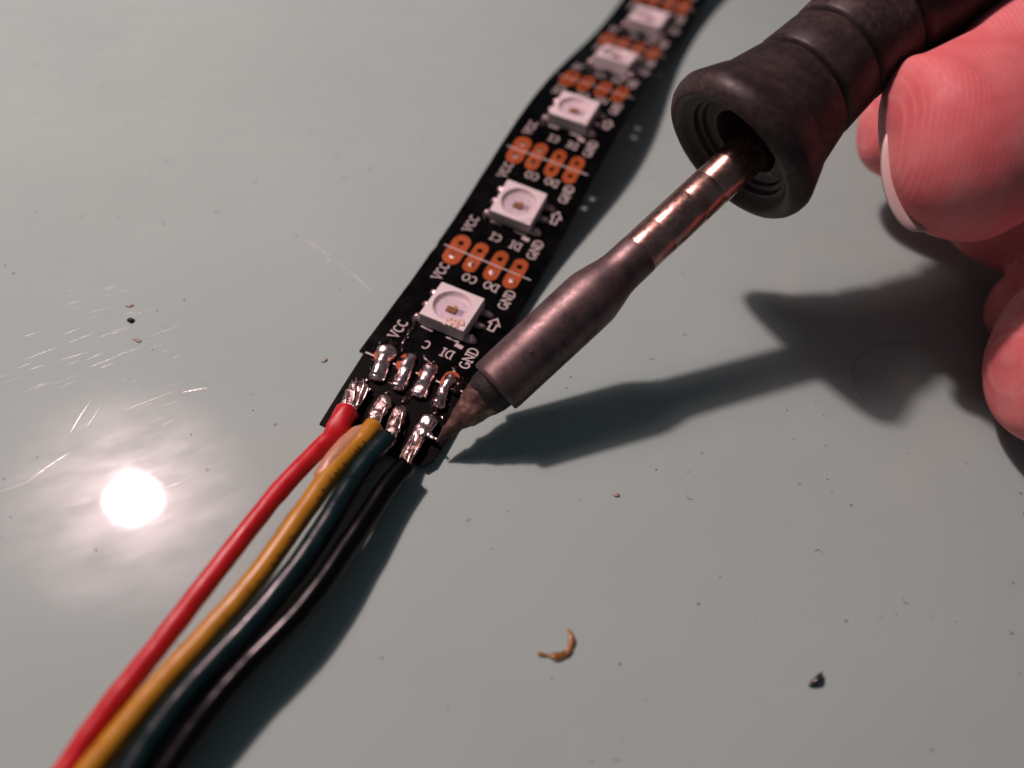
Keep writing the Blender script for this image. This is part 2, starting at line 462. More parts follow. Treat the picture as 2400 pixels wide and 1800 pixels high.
def pill(cx, cy, hw, hl, n=10):
    out = []
    for k in range(n + 1):
        a = math.pi * k / n; out.append((cx + hw * math.cos(a), cy + hl - hw + hw * math.sin(a)))
    for k in range(n + 1):
        a = math.pi + math.pi * k / n; out.append((cx + hw * math.cos(a), cy - hl + hw + hw * math.sin(a)))
    return out
for k in range(1, 7):
    s0 = k * PITCH
    for i, u in enumerate(PADU):
        if s0 + 2.4 > S_END: continue
        hs = [(u, s0 + sg * HOLE_S, HOLE_R - 0.012, 14) for sg in (-1, 1)]
        v2, tr = flat_with_holes(pill(u, s0, PADW[i], 2.25), hs, [(u, s0)])
        v, f = plate(v2, tr, 0.030, 0.002, SP)
        pad = obj('copper_pad', v, f, M['copper'], strip)
        if k == 1:           # four of these holes are plugged with solder
            c = (u, s0 - HOLE_S)
            pv = [SP(c[0] + HOLE_R * r * math.cos(a), c[1] + HOLE_R * r * math.sin(a), h + random.uniform(-.05, .05)) for r, h in ((1.0, 0.035), (.6, .06)) for a in [2*math.pi*q/10 for q in range(10)]] + [SP(*c, 0.10)]
            pf = [(q, (q+1) % 10, 10 + (q+1) % 10, 10 + q) for q in range(10)] + [(10 + q, 10 + (q+1) % 10, 20) for q in range(10)]
            obj('solder_plug', pv, pf, M['solder_dull'], pad, True)
    # white cut line across the pads
    if s0 + 1 < S_END:
        xs = [-5.19 + 10.38 * q / 16 for q in range(17)]
        v = [SP(x, s0 + d, h) for h in (0.046, 0.031) for d in (-.075, .075) for x in xs]
        n = 17; f = []
        for q in range(16):
            f += [(q, q+1, n+q+1, n+q), (2*n+q, 3*n+q, 3*n+q+1, 2*n+q+1), (q, 2*n+q, 2*n+q+1, q+1), (n+q, n+q+1, 3*n+q+1, 3*n+q)]
        obj('cut_line', v, f, M['silk'], strip)

# lettering: stroked slab-serif capitals
def arc(cx, cy, rx, ry, a0, a1, n=14):
    return [(cx + rx * math.cos(math.radians(a0 + (a1 - a0) * k / n)), cy + ry * math.sin(math.radians(a0 + (a1 - a0) * k / n))) for k in range(n + 1)]
GLYPH = {
    'V': [[(0.06, 1), (.37, 0.02), (.68, 1)], [(-.08, 1), (.2, 1)], [(.54, 1), (.82, 1)]],
    'C': [arc(.38, .5, .34, .48, 48, 318)],
    'O': [arc(.38, .5, .36, .48, 0, 360, 20)],
    'D': [[(.1, 0), (.1, 1)], [(-.05, 1), (.3, 1)] + arc(.3, .5, .40, .5, 90, -90, 12)[1:] + [(-.05, 0)]],
    'I': [[(.22, 0), (.22, 1)], [(0, 1), (.44, 1)], [(0, 0), (.44, 0)]],
    'G': [arc(.38, .5, .34, .48, 48, 335), [(.46, .44), (.84, .44)], [(.74, .44), (.74, .06)]],
    'N': [[(.08, 0), (.08, 1)], [(.08, .98), (.72, .02)], [(.72, 0), (.72, 1)], [(-.06, 1), (.1, 1)], [(.56, 1), (.88, 1)], [(-.06, 0), (.24, 0)]],
}
ADV = {'V': .86, 'C': .80, 'O': .80, 'D': .84, 'I': .56, 'G': .94, 'N': .96}
def ribbon(pts, wdt, closed=False):
    pts = [Vector(p) for p in pts]; n = len(pts); L = []; R_ = []
    for i, p in enumerate(pts):
        a = pts[i-1] if i else (pts[-2] if closed else None); b = pts[i+1] if i < n-1 else (pts[1] if closed else None)
        d1 = (p - a).normalized() if a is not None else None; d2 = (b - p).normalized() if b is not None else None
        if d1 is None: d = d2; m = 1
        elif d2 is None: d = d1; m = 1
        else:
            d = (d1 + d2).normalized(); m = min(2.0, 1 / max(.3, d.dot(d1)))
        nn = Vector((-d.y, d.x)) * (wdt / 2 * m)
        L.append(p + nn); R_.append(p - nn)
    return L, R_
def printed(text, u, s, h, mode, wdt=.15, name='printed_label', erase=0):
    """mode 'along': reads towards +s with tops to -u; 'flip': upside down"""
    total = sum(ADV[c] for c in text) - .12
    mb = MB(); x0 = -total / 2; lay = 0
    for c in text:
        for stroke in GLYPH[c]:
            st_ = [(x0 + p[0], p[1] - .5) for p in stroke]
            L, R_ = ribbon(st_, wdt, c == 'O')
            n = len(L); vv = []
            hgt = 0.010 + 0.0035 * (lay % 3); lay += 1
            for hh in (hgt, 0.002):
                for side in (L, R_):
                    for p in side:
                        a, b = p.x * h, p.y * h
                        if mode == 'along': q = (u - b, s + a)
                        else: q = (u - a, s - b)
                        vv.append(SP(q[0], q[1], hh))
            ff = []
            for i in range(n - 1):
                ff += [(i, n + i, n + i + 1, i + 1), (i, i + 1, 2*n + i + 1, 2*n + i), (n + i, 3*n + i, 3*n + i + 1, n + i + 1)]
            ff += [(0, 2*n, 3*n, n), (n-1, 2*n-1, 4*n-1, 3*n-1)]
            mb.add(vv, ff)
        x0 += ADV[c]
    return mb.build(name, M['silk'], strip)
def dash(u0, s0, u1, s1, wdt, name='printed_mark'):
    L, R_ = ribbon([(u0, s0), ((u0+u1)/2, (s0+s1)/2), (u1, s1)], wdt)
    pts = L + R_[::-1]; n = len(pts)
    v = [SP(p.x, p.y, .012) for p in pts] + [SP(p.x, p.y, .002) for p in pts]
    f = [tuple(range(n))] + [(i, i + n, (i + 1) % n + n, (i + 1) % n) for i in range(n)]
    return obj(name, v, f, M['silk'], strip)
for k in range(0, 6):
    s0 = k * PITCH
    if k > 0:
        printed('VCC', -3.85, s0 - 3.50, 1.02, 'along'); printed('GND', 4.02, s0 - 3.75, 1.02, 'along')
        printed('CO', -0.65, s0 - 2.98, .98, 'flip'); printed('DO', 1.84, s0 - 2.86, .98, 'flip')
    printed('VCC', -3.98, s0 + 4.15, 1.02, 'along'); printed('GND', 3.92, s0 + 4.05, 1.02, 'along')
    printed('CI' if k else 'C', -0.68 if k else -0.55, s0 + 3.64, .98, 'flip'); printed('DI', 1.76, s0 + 3.60, .98, 'flip')
    dash(-2.18, s0 + 5.58, -.83, s0 + 5.50, .22); dash(.74, s0 + 5.46, 2.18, s0 + 5.43, .22); dash(1.95, s0 + 5.02, 2.80, s0 + 4.95, .46)
    # outlined arrow
    ax_, ay = 4.25, s0 + 9.20
    out = [(-.30, -.85), (.30, -.85), (.30, .10), (.62, .10), (0, .90), (-.62, .10), (-.30, .10)]
    L, R_ = ribbon(out + [out[0]], .17, True); n = len(L)
    v = [SP(ax_ + p.x, ay + p.y, h) for h in (.012, .002) for p in L + R_]
    f = []
    for i in range(n - 1): f += [(i, n+i, n+i+1, i+1), (i, i+1, 2*n+i+1, 2*n+i), (n+i, 3*n+i, 3*n+i+1, n+i+1)]
    obj('printed_arrow', v, f, M['silk'], strip)

# LED package, built once in its own frame (u right, s away, n up)
def led_meshes():
    H = 1.58; hw = 2.5; ch = .10; bot = .10
    NR = 40
    def rr(x, y, r=0.10):
        pts = []
        for cx, cy, a0 in ((x-r, y-r, 0), (-x+r, y-r, 90), (-x+r, -y+r, 180), (x-r, -y+r, 270)):
            for q in range(4): pts.append((cx + r*math.cos(math.radians(a0+30*q)), cy + r*math.sin(math.radians(a0+30*q))))
        return pts
    mb = MB()
    r0 = rr(hw, hw); n = len(r0)
    rings = [[(p[0]*1.0, p[1]*1.0, bot) for p in r0], [(p[0]*.985, p[1]*.985, H - .06) for p in r0], [(p[0]*.968, p[1]*.968, H) for p in r0]]
    v = [q for r in rings for q in r]; f = []
    for i in range(2):
        for k in range(n): f.append((i*n+k, i*n+(k+1) % n, (i+1)*n+(k+1) % n, (i+1)*n+k))
    f.append(tuple(reversed(range(n))))
    # top face with the round well left open
    base = len(v)
    circ = [(2.02*math.cos(2*math.pi*k/NR), 2.02*math.sin(2*math.pi*k/NR)) for k in range(NR)]
    v2, tr = flat_with_holes([(p[0], p[1]) for p in rings[2]], [(0, 0, 2.02, NR)])
    v += [(p.x, p.y, H) for p in v2]; f += [tuple(i + base for i in t) for t in tr]
    # small round lip
    body = mesh('led', v, f, M['led_white'])
    wv = []; wf = []
    prof = [(2.02, H), (1.97, H - .05), (1.88, H - .22), (1.72, H - .42), (1.62, H - .45)]
    for r, z in prof:
        wv += [(r*math.cos(2*math.pi*k/NR), r*math.sin(2*math.pi*k/NR), z) for k in range(NR)]
    for i in range(len(prof) - 1):
        for k in range(NR): wf.append((i*NR+k, i*NR+(k+1) % NR, (i+1)*NR+(k+1) % NR, (i+1)*NR+k))
    well = mesh('reflector', wv, wf, M['led_well'], True)
    fz = H - .45
    fv = [(1.64*math.cos(2*math.pi*k/NR), 1.64*math.sin(2*math.pi*k/NR), fz) for k in range(NR)]
    floor = mesh('contact_floor', fv, [tuple(range(NR))], M['led_floor'])
    def bx(x0, x1, y0, y1, z0, z1):
        q = [(x0, y0, z0), (x1, y0, z0), (x1, y1, z0), (x0, y1, z0), (x0, y0, z1), (x1, y0, z1), (x1, y1, z1), (x0, y1, z1)]
        return q, [(3, 2, 1, 0), (4, 5, 6, 7), (0, 1, 5, 4), (1, 2, 6, 5), (2, 3, 7, 6), (3, 0, 4, 7)]
    q, g = bx(-.50, .52, -.62, .06, fz + .002, fz + .22); chip = mesh('driver_chip', q, g, M['chip'])
    q, g = bx(.72, 1.30, -.55, .30, fz + .002, fz + .012); frm = mesh('lead_frame', q, g, M['led_frame'])
    mbg = MB()
    for (cx, cy, sz, h) in ((.12, .42, .13, .10), (.42, .34, .08, .08), (.55, .12, .05, .2), (-.30, .62, .06, .04)):
        q, g = bx(cx - sz, cx + sz, cy - sz, cy + sz, fz + .003, fz + h); mbg.add(q, g)
    bond = mesh('diode_die', mbg.v, mbg.f, M['gold'])
    # clipped corner that marks pin one
    q = [(hw*.968, -hw*.968+1.15, H + .006), (hw*.968, -hw*.968+.55, H + .006), (hw*.968-.75, -hw*.968, H + .006), (hw*.968-1.35, -hw*.968, H + .006)]
    q = q + [(a, b_, H - .02) for a, b_, c in q]
    mark = mesh('corner_mark', q, [(3, 2, 1, 0), (0, 1, 5, 4), (1, 2, 6, 5), (2, 3, 7, 6), (3, 0, 4, 7)], M['led_well'])
    lv = [(1.99*math.cos(2*math.pi*k/NR), 1.99*math.sin(2*math.pi*k/NR), H - .03) for k in range(NR)] + [(1.2*math.cos(2*math.pi*k/NR), 1.2*math.sin(2*math.pi*k/NR), H - .06) for k in range(NR)] + [(0, 0, H - .07)]
    lf = [(k, (k+1) % NR, NR + (k+1) % NR, NR + k) for k in range(NR)] + [(NR + k, NR + (k+1) % NR, 2*NR) for k in range(NR)]
    lens = mesh('resin_lens', lv, lf, M['resin'], True)
    return body, well, floor, chip, frm, bond, mark, lens
LEDM = led_meshes()
def blob(cx, cy, cz, rx, ry, rz, nz=0.25, fr=1.6, seed=0, rot=0, nu=16, nv=10):
    v = []; f = []
    for i in range(nv + 1):
        ph = math.pi * i / nv - math.pi / 2
        for k in range(nu):
            a = 2 * math.pi * k / nu
            d = Vector((math.cos(ph)*math.cos(a), math.cos(ph)*math.sin(a), math.sin(ph)))
            e = 1 + nz * noise.noise(d * fr + Vector((seed * 3.1, seed, 0)))
            x, y = d.x*rx*e, d.y*ry*e
            v.append((cx + x*math.cos(rot) - y*math.sin(rot), cy + x*math.sin(rot) + y*math.cos(rot), cz + d.z*rz*e))
    for i in range(nv):
        for k in range(nu):
            f.append((i*nu+k, i*nu+(k+1) % nu, (i+1)*nu+(k+1) % nu, (i+1)*nu+k))
    return v, f
PINM = []
for side in (-1, 1):
    for j, cy in enumerate((1.85, 0.05, -1.90)):
        big = 1.0 if j < 2 else 1.35
        v, f = blob(side * (2.85 if side < 0 else 2.95), cy - (0.12 if j == 2 else 0), .10, .62 * (1.35 if side > 0 else .95), .42 * big, .42 * big, .25, 1.4, j + 5 * side)
        PINM.append(mesh('solder_joint', v, f, M['pin'], True))
leds = []
for k in range(6):
    o = bpy.data.objects.new('led', LEDM[0]); COL.objects.link(o); o.parent = strip
    o.matrix_basis = frame(0, k * PITCH + PITCH / 2 - .12)
    for me in list(LEDM[1:]) + PINM:
        if k == 0 and me.name == 'corner_mark': continue
        c = bpy.data.objects.new(me.name, me); COL.objects.link(c); c.parent = o
    leds.append(o)
# the first LED is scorched at its corner
mb = MB(); rnd = random.Random(3)
for i in range(34):
    a = rnd.uniform(-.85, .85); b_ = rnd.uniform(-.42, .42)
    v, f = blob(1.15 + a, -1.90 + b_ + a * .18, 1.56, rnd.uniform(.16, .34), rnd.uniform(.14, .28), rnd.uniform(.06, .14), .5, 2.2, i, 0, 9, 6); mb.add(v, f)
bo = bpy.data.objects.new('scorch_mark', mesh('scorch_mark', mb.v, mb.f, M['burn'], True)); COL.objects.link(bo); bo.parent = leds[0]
bo['label'] = 'bubbled scorched plastic on the corner of the LED'

# ------------------------------------------------------------------ the offcut under the wire ends
tail = thing('strip_offcut', (0.5, -4, 0), 'short matte black strip offcut carrying the tinned wire ends under the solder bridges', 'strip offcut')
TQ = [(-5.62, 1.2), (-5.50, -0.2), (-5.2, -4.5), (-4.80, -8.85), (0.5, -9.05), (5.6, -8.5), (6.1, -7.6), (6.15, -5.8), (6.0, -0.2), (5.9, 1.2)]
v2, tr = flat_with_holes(TQ, [], [(x, y) for x in (-3.5, -1, 1.5, 4) for y in (-7, -5, -3, -1)])
v, f = plate(v2, tr, .78, .50, lambda x, y, n: Vector((x, y, n + .10 * max(0, (-y - 5) / 4) - 0.0)))
obj('board', v, f, M['tail_mask'], tail)
# ------------------------------------------------------------------ solder bridges between strip and offcut
def lumpy(pts, rad, nz, fr, seed, seg=18, n=6):
    P = catmull(pts, n); m = len(P); R_ = []
    src = [r if isinstance(r, tuple) else (r, r) for r in rad]; k = len(src) - 1
    for i in range(m):
        g = i / (m - 1) * k; j = min(int(g), k - 1); a = g - j; a = a * a * (3 - 2 * a)
        R_.append((src[j][0]*(1-a) + src[j+1][0]*a, src[j][1]*(1-a) + src[j+1][1]*a))
    R_[0] = (.06, .05); R_[-1] = (.06, .05)
    v, f = loft(P, R_, seg=seg)
    out = []
    for i, p in enumerate(v):
        c = P[i // seg]; d = p - c
        out.append(c + d * (1 + nz * noise.noise(p * fr + Vector((seed * 7.3, 0, seed)))))
    return out, f
br = [[(-3.55, 1.75), (-3.42, 1.2), (-3.25, 0), (-2.95, -1.2), (-2.80, -2.15), (-2.75, -2.6)],
      [(-.92, 1.95), (-.95, 1.4), (-.85, .2), (-.68, -1.1), (-.55, -2.2), (-.52, -2.65)],
      [(1.38, 1.55), (1.38, 1.0), (1.42, .1), (1.55, -1.0), (1.66, -2.0), (1.7, -2.5)],
      [(3.62, 1.35), (3.56, .9), (3.55, 0), (3.68, -1.2), (3.80, -2.2), (3.84, -2.75)]]
brr = [[.3, (.98, .62), (.74, .66), (.76, .72), (.82, .62), .4], [.2, (.55, .48), (.70, .66), (.76, .72), (.84, .70), .4],
       [.3, (.78, .52), (.74, .60), (.72, .60), (.84, .74), .4], [.3, (.64, .5), (.54, .58), (.54, .60), (.84, .80), .4]]
for i, (pts, rad) in enumerate(zip(br, brr)):
    P = [Vector((x, y, (1.20 if y > .5 else 1.12 if y > -1 else .98))) for x, y in pts]
    v, f = lumpy(P, rad, .30, 1.15, i + 1, 24, 8)
    o = obj('solder_bridge', v, f, M['solder'], strip, True)
    o['label'] = 'shiny solder bridge joining strip and offcut'
    # scorched copper rim showing round the upper end
    u = PADU[i]
    v2, tr = flat_with_holes(pill(u + .12, .75, PADW[i] * .92, 1.15), [])
    v, f = plate(v2, tr, .03, .002, SP)
    obj('copper_pad', v, f, M['copper'], strip)
for x0, x1 in ((-5.35, -4.10), (-2.30, -1.55), (.18, .62), (2.35, 2.85), (4.55, 5.3)):
    dash(x0, .12, x1, .10, .20, 'cut_line')
M['flux_film'] = simple('dark_flux_film', (0.010, 0.0045, 0.003), 0.10, var=0.5, nscale=2, bumps=0.6, bscale=2.2, bdist=0.10)
mb = MB(); rnd = random.Random(15)
for i in range(20):
    x = rnd.uniform(-4.4, 4.8); y = rnd.choice((rnd.uniform(.8, 2.3), rnd.uniform(-3.6, -2.2), rnd.uniform(-1, 1)))
    z = SP(x, max(y, 0)).z if y > 0 else .80
    v, f = blob(x, y, z, rnd.uniform(.25, .6), rnd.uniform(.25, .7), rnd.uniform(.04, .10), .8, 1.6, i, rnd.uniform(0, 3), 14, 6); mb.add(v, f)
for i in range(9):
    v, f = blob(-2.9 + i * .06 + rnd.uniform(-.15, .15), 5.4 - i * .42, 1.05, rnd.uniform(.14, .3), .3, .05, .8, 1.6, i + 40, 0, 12, 6); mb.add(v, f)
tag(mb.build('flux_residue', M['flux_film'], strip, True), kind='stuff')
mb = MB(); rnd = random.Random(5)
for i in range(46):       # spatter of tiny solder balls
    x = rnd.uniform(-5, 5); y = rnd.gauss(0, 2.6)
    if y < -7.5: continue
    z = SP(x, y).z + .03 if y > .2 else .82
    r = rnd.choice((.03, .04, .05, .07, .10)); v, f = blob(x, y, z, r, r, r, .1, 1, i, 0, 7, 5); mb.add(v, f)
tag(mb.build('solder_spatter', M['solder'], strip, True), kind='stuff')

# ------------------------------------------------------------------ wires
WIRE = dict(
 red=[(-2.87, -7.0, 1.8), (-2.6, -9.56, 1.95), (-2.74, -11.66, 2.2), (-3.03, -13.62, 2.45), (-3.58, -18.26, 2.65), (-3.33, -21.78, 2.8), (-3.5, -24.83, 2.85), (-3.7, -27.66, 2.75), (-3.63, -30.24, 2.65), (-3.89, -32.52, 2.55), (-4.05, -34.79, 2.45), (-4.12, -37.06, 2.35), (-4.03, -39.05, 2.25), (-3.94, -41.1, 2.15), (-3.76, -45.14, 1.95), (-3.58, -49.18, 1.75), (-3.4, -53.22, 1.55)],
 yellow=[(0.01, -7.3, 1.75), (-0.05, -9.0, 1.95), (-0.43, -11.01, 2.2), (-0.51, -13.45, 2.45), (-0.56, -15.51, 2.65), (-0.41, -19.18, 2.8), (-0.38, -22.23, 2.85), (-0.72, -25.38, 2.75), (-1.2, -28.6, 2.65), (-1.7, -30.72, 2.55), (-2.08, -33.29, 2.45), (-2.36, -35.44, 2.35), (-2.57, -37.71, 2.25), (-2.71, -39.88, 2.15), (-3.06, -44.32, 1.95), (-3.41, -48.76, 1.75), (-3.76, -53.2, 1.55)],
 green=[(1.78, -7.82, 1.8), (1.47, -10.13, 1.95), (1.33, -12.87, 2.2), (1.55, -14.91, 2.45), (1.78, -18.23, 2.65), (1.83, -21.7, 2.8), (1.39, -26.28, 2.85), (0.42, -29.78, 2.75), (-0.07, -32.71, 2.65), (-0.32, -35.37, 2.55), (-0.19, -37.32, 2.45), (-0.05, -39.36, 2.35), (0.22, -43.35, 2.15), (0.49, -47.34, 1.95), (0.76, -51.33, 1.75)],
 black=[(4.47, -9.66, 1.8), (4.17, -12.21, 1.95), (4.26, -15.07, 2.2), (4.05, -18.47, 2.45), (4.22, -21.64, 2.65), (3.84, -24.84, 2.8), (3.28, -27.11, 2.85), (2.51, -29.46, 2.75), (2.21, -31.86, 2.65), (1.87, -34.28, 2.55), (1.84, -36.71, 2.45), (1.9, -38.73, 2.35), (1.93, -43.18, 2.15), (1.96, -47.63, 1.95), (1.99, -52.08, 1.75)])
WR = dict(red=.80, yellow=.86, green=.96, black=.98)
WL = dict(red='glossy red insulated wire soldered to the VCC pad of the offcut',
          yellow='ochre yellow wire with faint print and a smear of cloudy glue',
          green='dark green insulated wire between the yellow and black wires',
          black='black insulated wire with bare strands under the iron tip')
WIRES = {}
for c, pts in list(WIRE.items()):
    wt = thing(c + '_wire', (pts[0][0], pts[0][1], 0), WL[c], 'wire'); WIRES[c] = wt
    for _ in range(1):      # stiff wire: ease the bends
        pts = pts[:2] + [tuple(Vector(pts[i]) * .5 + (Vector(pts[i-1]) + Vector(pts[i+1])) * .25) for i in range(2, len(pts) - 1)] + pts[-1:]
    WIRE[c] = pts
    P = catmull(pts, 8); r = WR[c]; m = len(P); rad = []
    P = [p + Vector((noise.noise(Vector((p.y * .45, r * 50, 0))), 0, noise.noise(Vector((p.y * .45, 3, r * 50))))) * .05 for p in P]
    for i, p in enumerate(P):
        q = r * (1 + .025 * noise.noise(Vector((i * .35, r * 9, 2))))
        if c == 'red' and i < 14: q *= 1 + .36 * (1 - i / 14) ** 1.1
        if c == 'yellow' and i < 10: q *= 1.06
        if c == 'red' and abs(p.y + 16.9) < .35: q *= 1.05
        rad.append(q)
    # open end: a rim, then back inside
    seg = 24
    v, f = loft(P, rad, seg=seg, cap=False)
    t0 = (P[0] - P[1]).normalized()
    vin = []
    for ring, (k, off) in enumerate(((.93, .10), (.62, .05), (.55, -.5))):
        for q in range(seg):
            d = v[q] - P[0]
            j = 0.20 * noise.noise(Vector((q * .5, r * 30, ring))) if c != 'green' else .04 * noise.noise(Vector((q * .5, 1, ring)))
            vin.append(P[0] + d * k + t0 * (off + j * (1 if ring < 2 else 0)))
    b = len(v); v += vin
    prev = list(range(seg))
    for ring in range(3):
        nx = [b + ring * seg + q for q in range(seg)]
        for q in range(seg): f.append((prev[q], nx[q], nx[(q+1) % seg], prev[(q+1) % seg]))
        prev = nx
    f.append(tuple(prev))
    bmv = []
    if c == 'red':    # melted flat spots near its end
        for i, p in enumerate(v):
            bmv.append(p + Vector((noise.noise(p * .8), noise.noise(p * .8 + Vector((9, 0, 0))), noise.noise(p * .8 + Vector((0, 9, 0))))) * (.22 if p.y > -11 else .03))
        v = bmv
    o = obj('insulation', v, f, M[c], wt); shade_auto(o, 50)
# bare, tinned ends
CORE = dict(red=[(-2.95, -7.6, 1.7), (-3.15, -6.3, 1.55), (-3.35, -5.0, 1.45), (-3.5, -3.9, 1.30), (-3.6, -3.2, 1.15)],
            yellow=[(-.05, -8.1, 1.7), (-.35, -6.7, 1.55), (-.50, -5.5, 1.4), (-.60, -4.3, 1.3), (-.55, -3.7, 1.1)],
            green=[(1.75, -8.4, 1.7), (1.66, -7.2, 1.5), (1.45, -6.0, 1.4), (1.2, -4.7, 1.3), (1.12, -4.0, 1.1)],
            black=[(4.30, -10.2, 1.75), (4.12, -8.8, 1.6), (4.02, -7.4, 1.5), (3.95, -6.0, 1.4), (4.05, -4.4, 1.35), (4.15, -3.7, 1.15)])
CRAD = dict(red=[.30, (.80, .45), (.88, .50), (.80, .42), .3], yellow=[.3, (.60, .48), (.62, .5), (.72, .48), .3],
            green=[.3, (.62, .5), (.52, .5), (.60, .46), .3], black=[.3, (.40, .40), (.42, .42), (.62, .55), (.75, .50), .3])
for j, (c, pts) in enumerate(CORE.items()):
    v, f = lumpy(pts, CRAD[c], .50, 1.5, 20 + j, 28, 10)
    obj('tinned_end', v, f, M['solder_dull'] if c != 'black' else M['solder'], WIRES[c], True)
    mb = MB(); P = catmull(pts, 5); n = {'red': 8, 'yellow': 3, 'green': 3, 'black': 10}[c]; rnd = random.Random(j)
    last = {'red': .9, 'yellow': .75, 'green': .7, 'black': .70}[c]
    for q in range(n):
        a0 = 2 * math.pi * q / n; path = []
        stop = int(len(P) * (last + rnd.uniform(-.15, .1)))
        for i, p in enumerate(P[:max(4, stop)]):
            g = i / len(P); rr_ = {'red': .55, 'yellow': .46, 'green': .44, 'black': .40}[c] * (1 + .5 * g)
            a = a0 + g * 1.6
            path.append(p + Vector((math.cos(a) * rr_ * 1.25, 0, math.sin(a) * rr_ * .8 + .06)) + Vector((noise.noise(p + Vector((q, 0, 0))), 0, noise.noise(p + Vector((0, q, 0))))) * .10)
        v, f = loft(path, [.085] * len(path), seg=7); mb.add(v, f)
    mb.build('bare_strands', M['strand'], WIRES[c], True)
v, f = lumpy([(4.2, -5.4, 1.45), (4.7, -5.75, 1.5), (5.2, -5.95, 1.6), (5.75, -6.1, 1.9)], [.2, (.34, .28), (.24, .22), .12], .3, 1.6, 77, 12, 6)
obj('wet_solder', v, f, M['solder'], WIRES['black'], True)
# cloudy glue between the red and the yellow wire
gp = [(-.55, -7.6, 1.9), (-.62, -9.0, 2.1), (-.95, -10.8, 2.3), (-1.0, -12.4, 2.45), (-.9, -13.8, 2.55), (-.75, -15.0, 2.6)]
v, f = lumpy(gp, [(.3, .3), (.86, .70), (.98, .74), (.95, .74), (.86, .70), (.3, .3)], .22, .7, 40, 20, 8)
o = obj('glue_smear', v, f, M['glue'], WIRES['yellow'], True); o['label'] = 'cloudy peach glue smeared over the yellow wire'
gp = [(.35, -12.2, 1.75), (.75, -13.2, 1.70), (1.05, -14.4, 1.6), (1.15, -15.4, 1.4)]
# faded characters along the yellow wire, too worn to read
mb = MB(); rnd = random.Random(11)
P = catmull(WIRE['yellow'], 8)
for i in range(6, 66, 2):
    if rnd.random() < .30: continue
    p = P[i]; t = (P[i+1] - P[i-1]).normalized(); sd = t.cross(Vector((0, 0, 1))).normalized()
    a0 = math.radians(rnd.uniform(28, 40)); pts = []
    for q in range(4):
        a = a0 + math.radians(9 * q); rr_ = WR['yellow'] * 1.035
        nrm = -sd * math.cos(a) + Vector((0, 0, 1)) * math.sin(a)
        pts.append(p + nrm * rr_ + t * (rnd.uniform(-.10, .10) + .05 * q))
    v, f = loft(pts, [(.045, .02)] * 4, seg=5); mb.add(v, f)
mb.build('worn_print', M['print'], WIRES['yellow'])

# ------------------------------------------------------------------ soldering iron
TIP = Vector((5.75, -6.40, 1.95)); AX = (Vector((20.97, 23.43, 18.3)) - TIP).normalized()
iron = thing('soldering_iron', (TIP.x, TIP.y, 0), 'soldering iron with brown metal sleeve and flared dark rubber grip held in the hand', 'soldering iron')
tp = [(0, .03), (.35, .16), (1.0, .36), (2.2, .74), (3.6, 1.18), (5.0, 1.60), (5.8, 1.78), (6.4, 1.85)]
tq = []
for (a0, r0), (a1, r1) in zip(tp, tp[1:]): tq += [(a0 + (a1 - a0) * q / 6, r0 + (r1 - r0) * q / 6) for q in range(6)]
v, f = lathe(tq + [tp[-1]], TIP, AX, 72)
vv = []
for p in v:
    a = (p - TIP).dot(AX); k = min(1, a / 2.0)
    d = (p - (TIP + AX * a)); e = k * (.17 * fbm(p, .9, 3) + .10 * abs(noise.noise(p * 2.6)) + .05 * noise.noise(p * 6))
    vv.append(p + (d.normalized() * e if d.length > 1e-4 else Vector()))
v = vv
obj('tip', v, f, M['tip'], iron, True)
v, f = lathe([(5.5, 1.6), (5.7, 1.85), (6.3, 2.06), (7.6, 2.20), (12, 2.20)], TIP, AX, 40); obj('tip_base', v, f, M['tip_core'], iron, True)
v, f = lathe([(12, 2.22), (7.5, 2.25), (7.2, 2.32), (7.12, 2.55), (7.22, 2.66), (7.6, 2.70), (12, 2.72), (17.0, 2.74), (18.7, 2.73), (19.3, 2.66), (20.5, 2.40), (21.6, 2.13), (22.3, 2.04), (23.3, 2.02), (24.6, 2.01), (24.8, 1.97), (24.7, 1.9)], TIP, AX, 64)
o = obj('sleeve', v, f, M['sleeve'], iron); shade_auto(o, 50)
v, f = lathe([(24.0, 1.9), (24.7, 1.98), (27.3, 1.98), (27.36, 1.967), (27.44, 1.98), (31.0, 1.98), (31.05, 1.968), (31.12, 1.98), (33.4, 1.98), (33.45, 1.968), (33.5, 1.98), (50, 1.98)], TIP, AX, 56)
o = obj('shaft', v, f, M['shaft'], iron); shade_auto(o, 60)
prof = [(52, 3.25), (40.0, 3.30), (39.6, 3.45), (39.45, 4.6), (39.1, 4.75), (39.0, 5.15), (38.55, 5.30), (38.4, 5.75), (38.0, 6.05), (37.55, 6.6), (37.5, 6.95), (37.72, 7.35), (38.15, 7.68), (38.7, 7.86), (39.3, 7.88), (39.55, 7.80), (40.6, 7.34), (41.8, 6.80), (42.0, 6.70), (42.08, 6.52), (42.3, 6.46), (44, 6.05), (45.8, 5.62), (46.1, 5.46), (46.25, 5.16), (46.42, 5.14), (46.6, 5.40), (46.9, 5.50), (48.5, 5.36), (50.2, 5.24), (50.45, 5.12), (50.6, 4.86), (50.8, 4.86), (51.0, 5.14), (51.3, 5.24), (55.6, 5.30), (55.85, 5.16), (56.0, 4.95), (56.2, 4.95), (56.4, 5.3), (56.7, 5.6), (60, 6.2), (66, 7.0), (75, 7.8), (100, 8.2), (128, 7.6), (131, 6.0), (132, 3.0), (132.1, .05)]
GRIP = TIP - CAM_RIGHT * 1.15 + CAM_DOWN * .12; GAX = (AX - CAM_RIGHT * .004 - CAM_DOWN * .004).normalized()      # the rubber sits a little off the shaft's axis
v, f = lathe(prof, GRIP, GAX, 96)
o = obj('grip', v, f, M['rubber'], iron); shade_auto(o, 42)
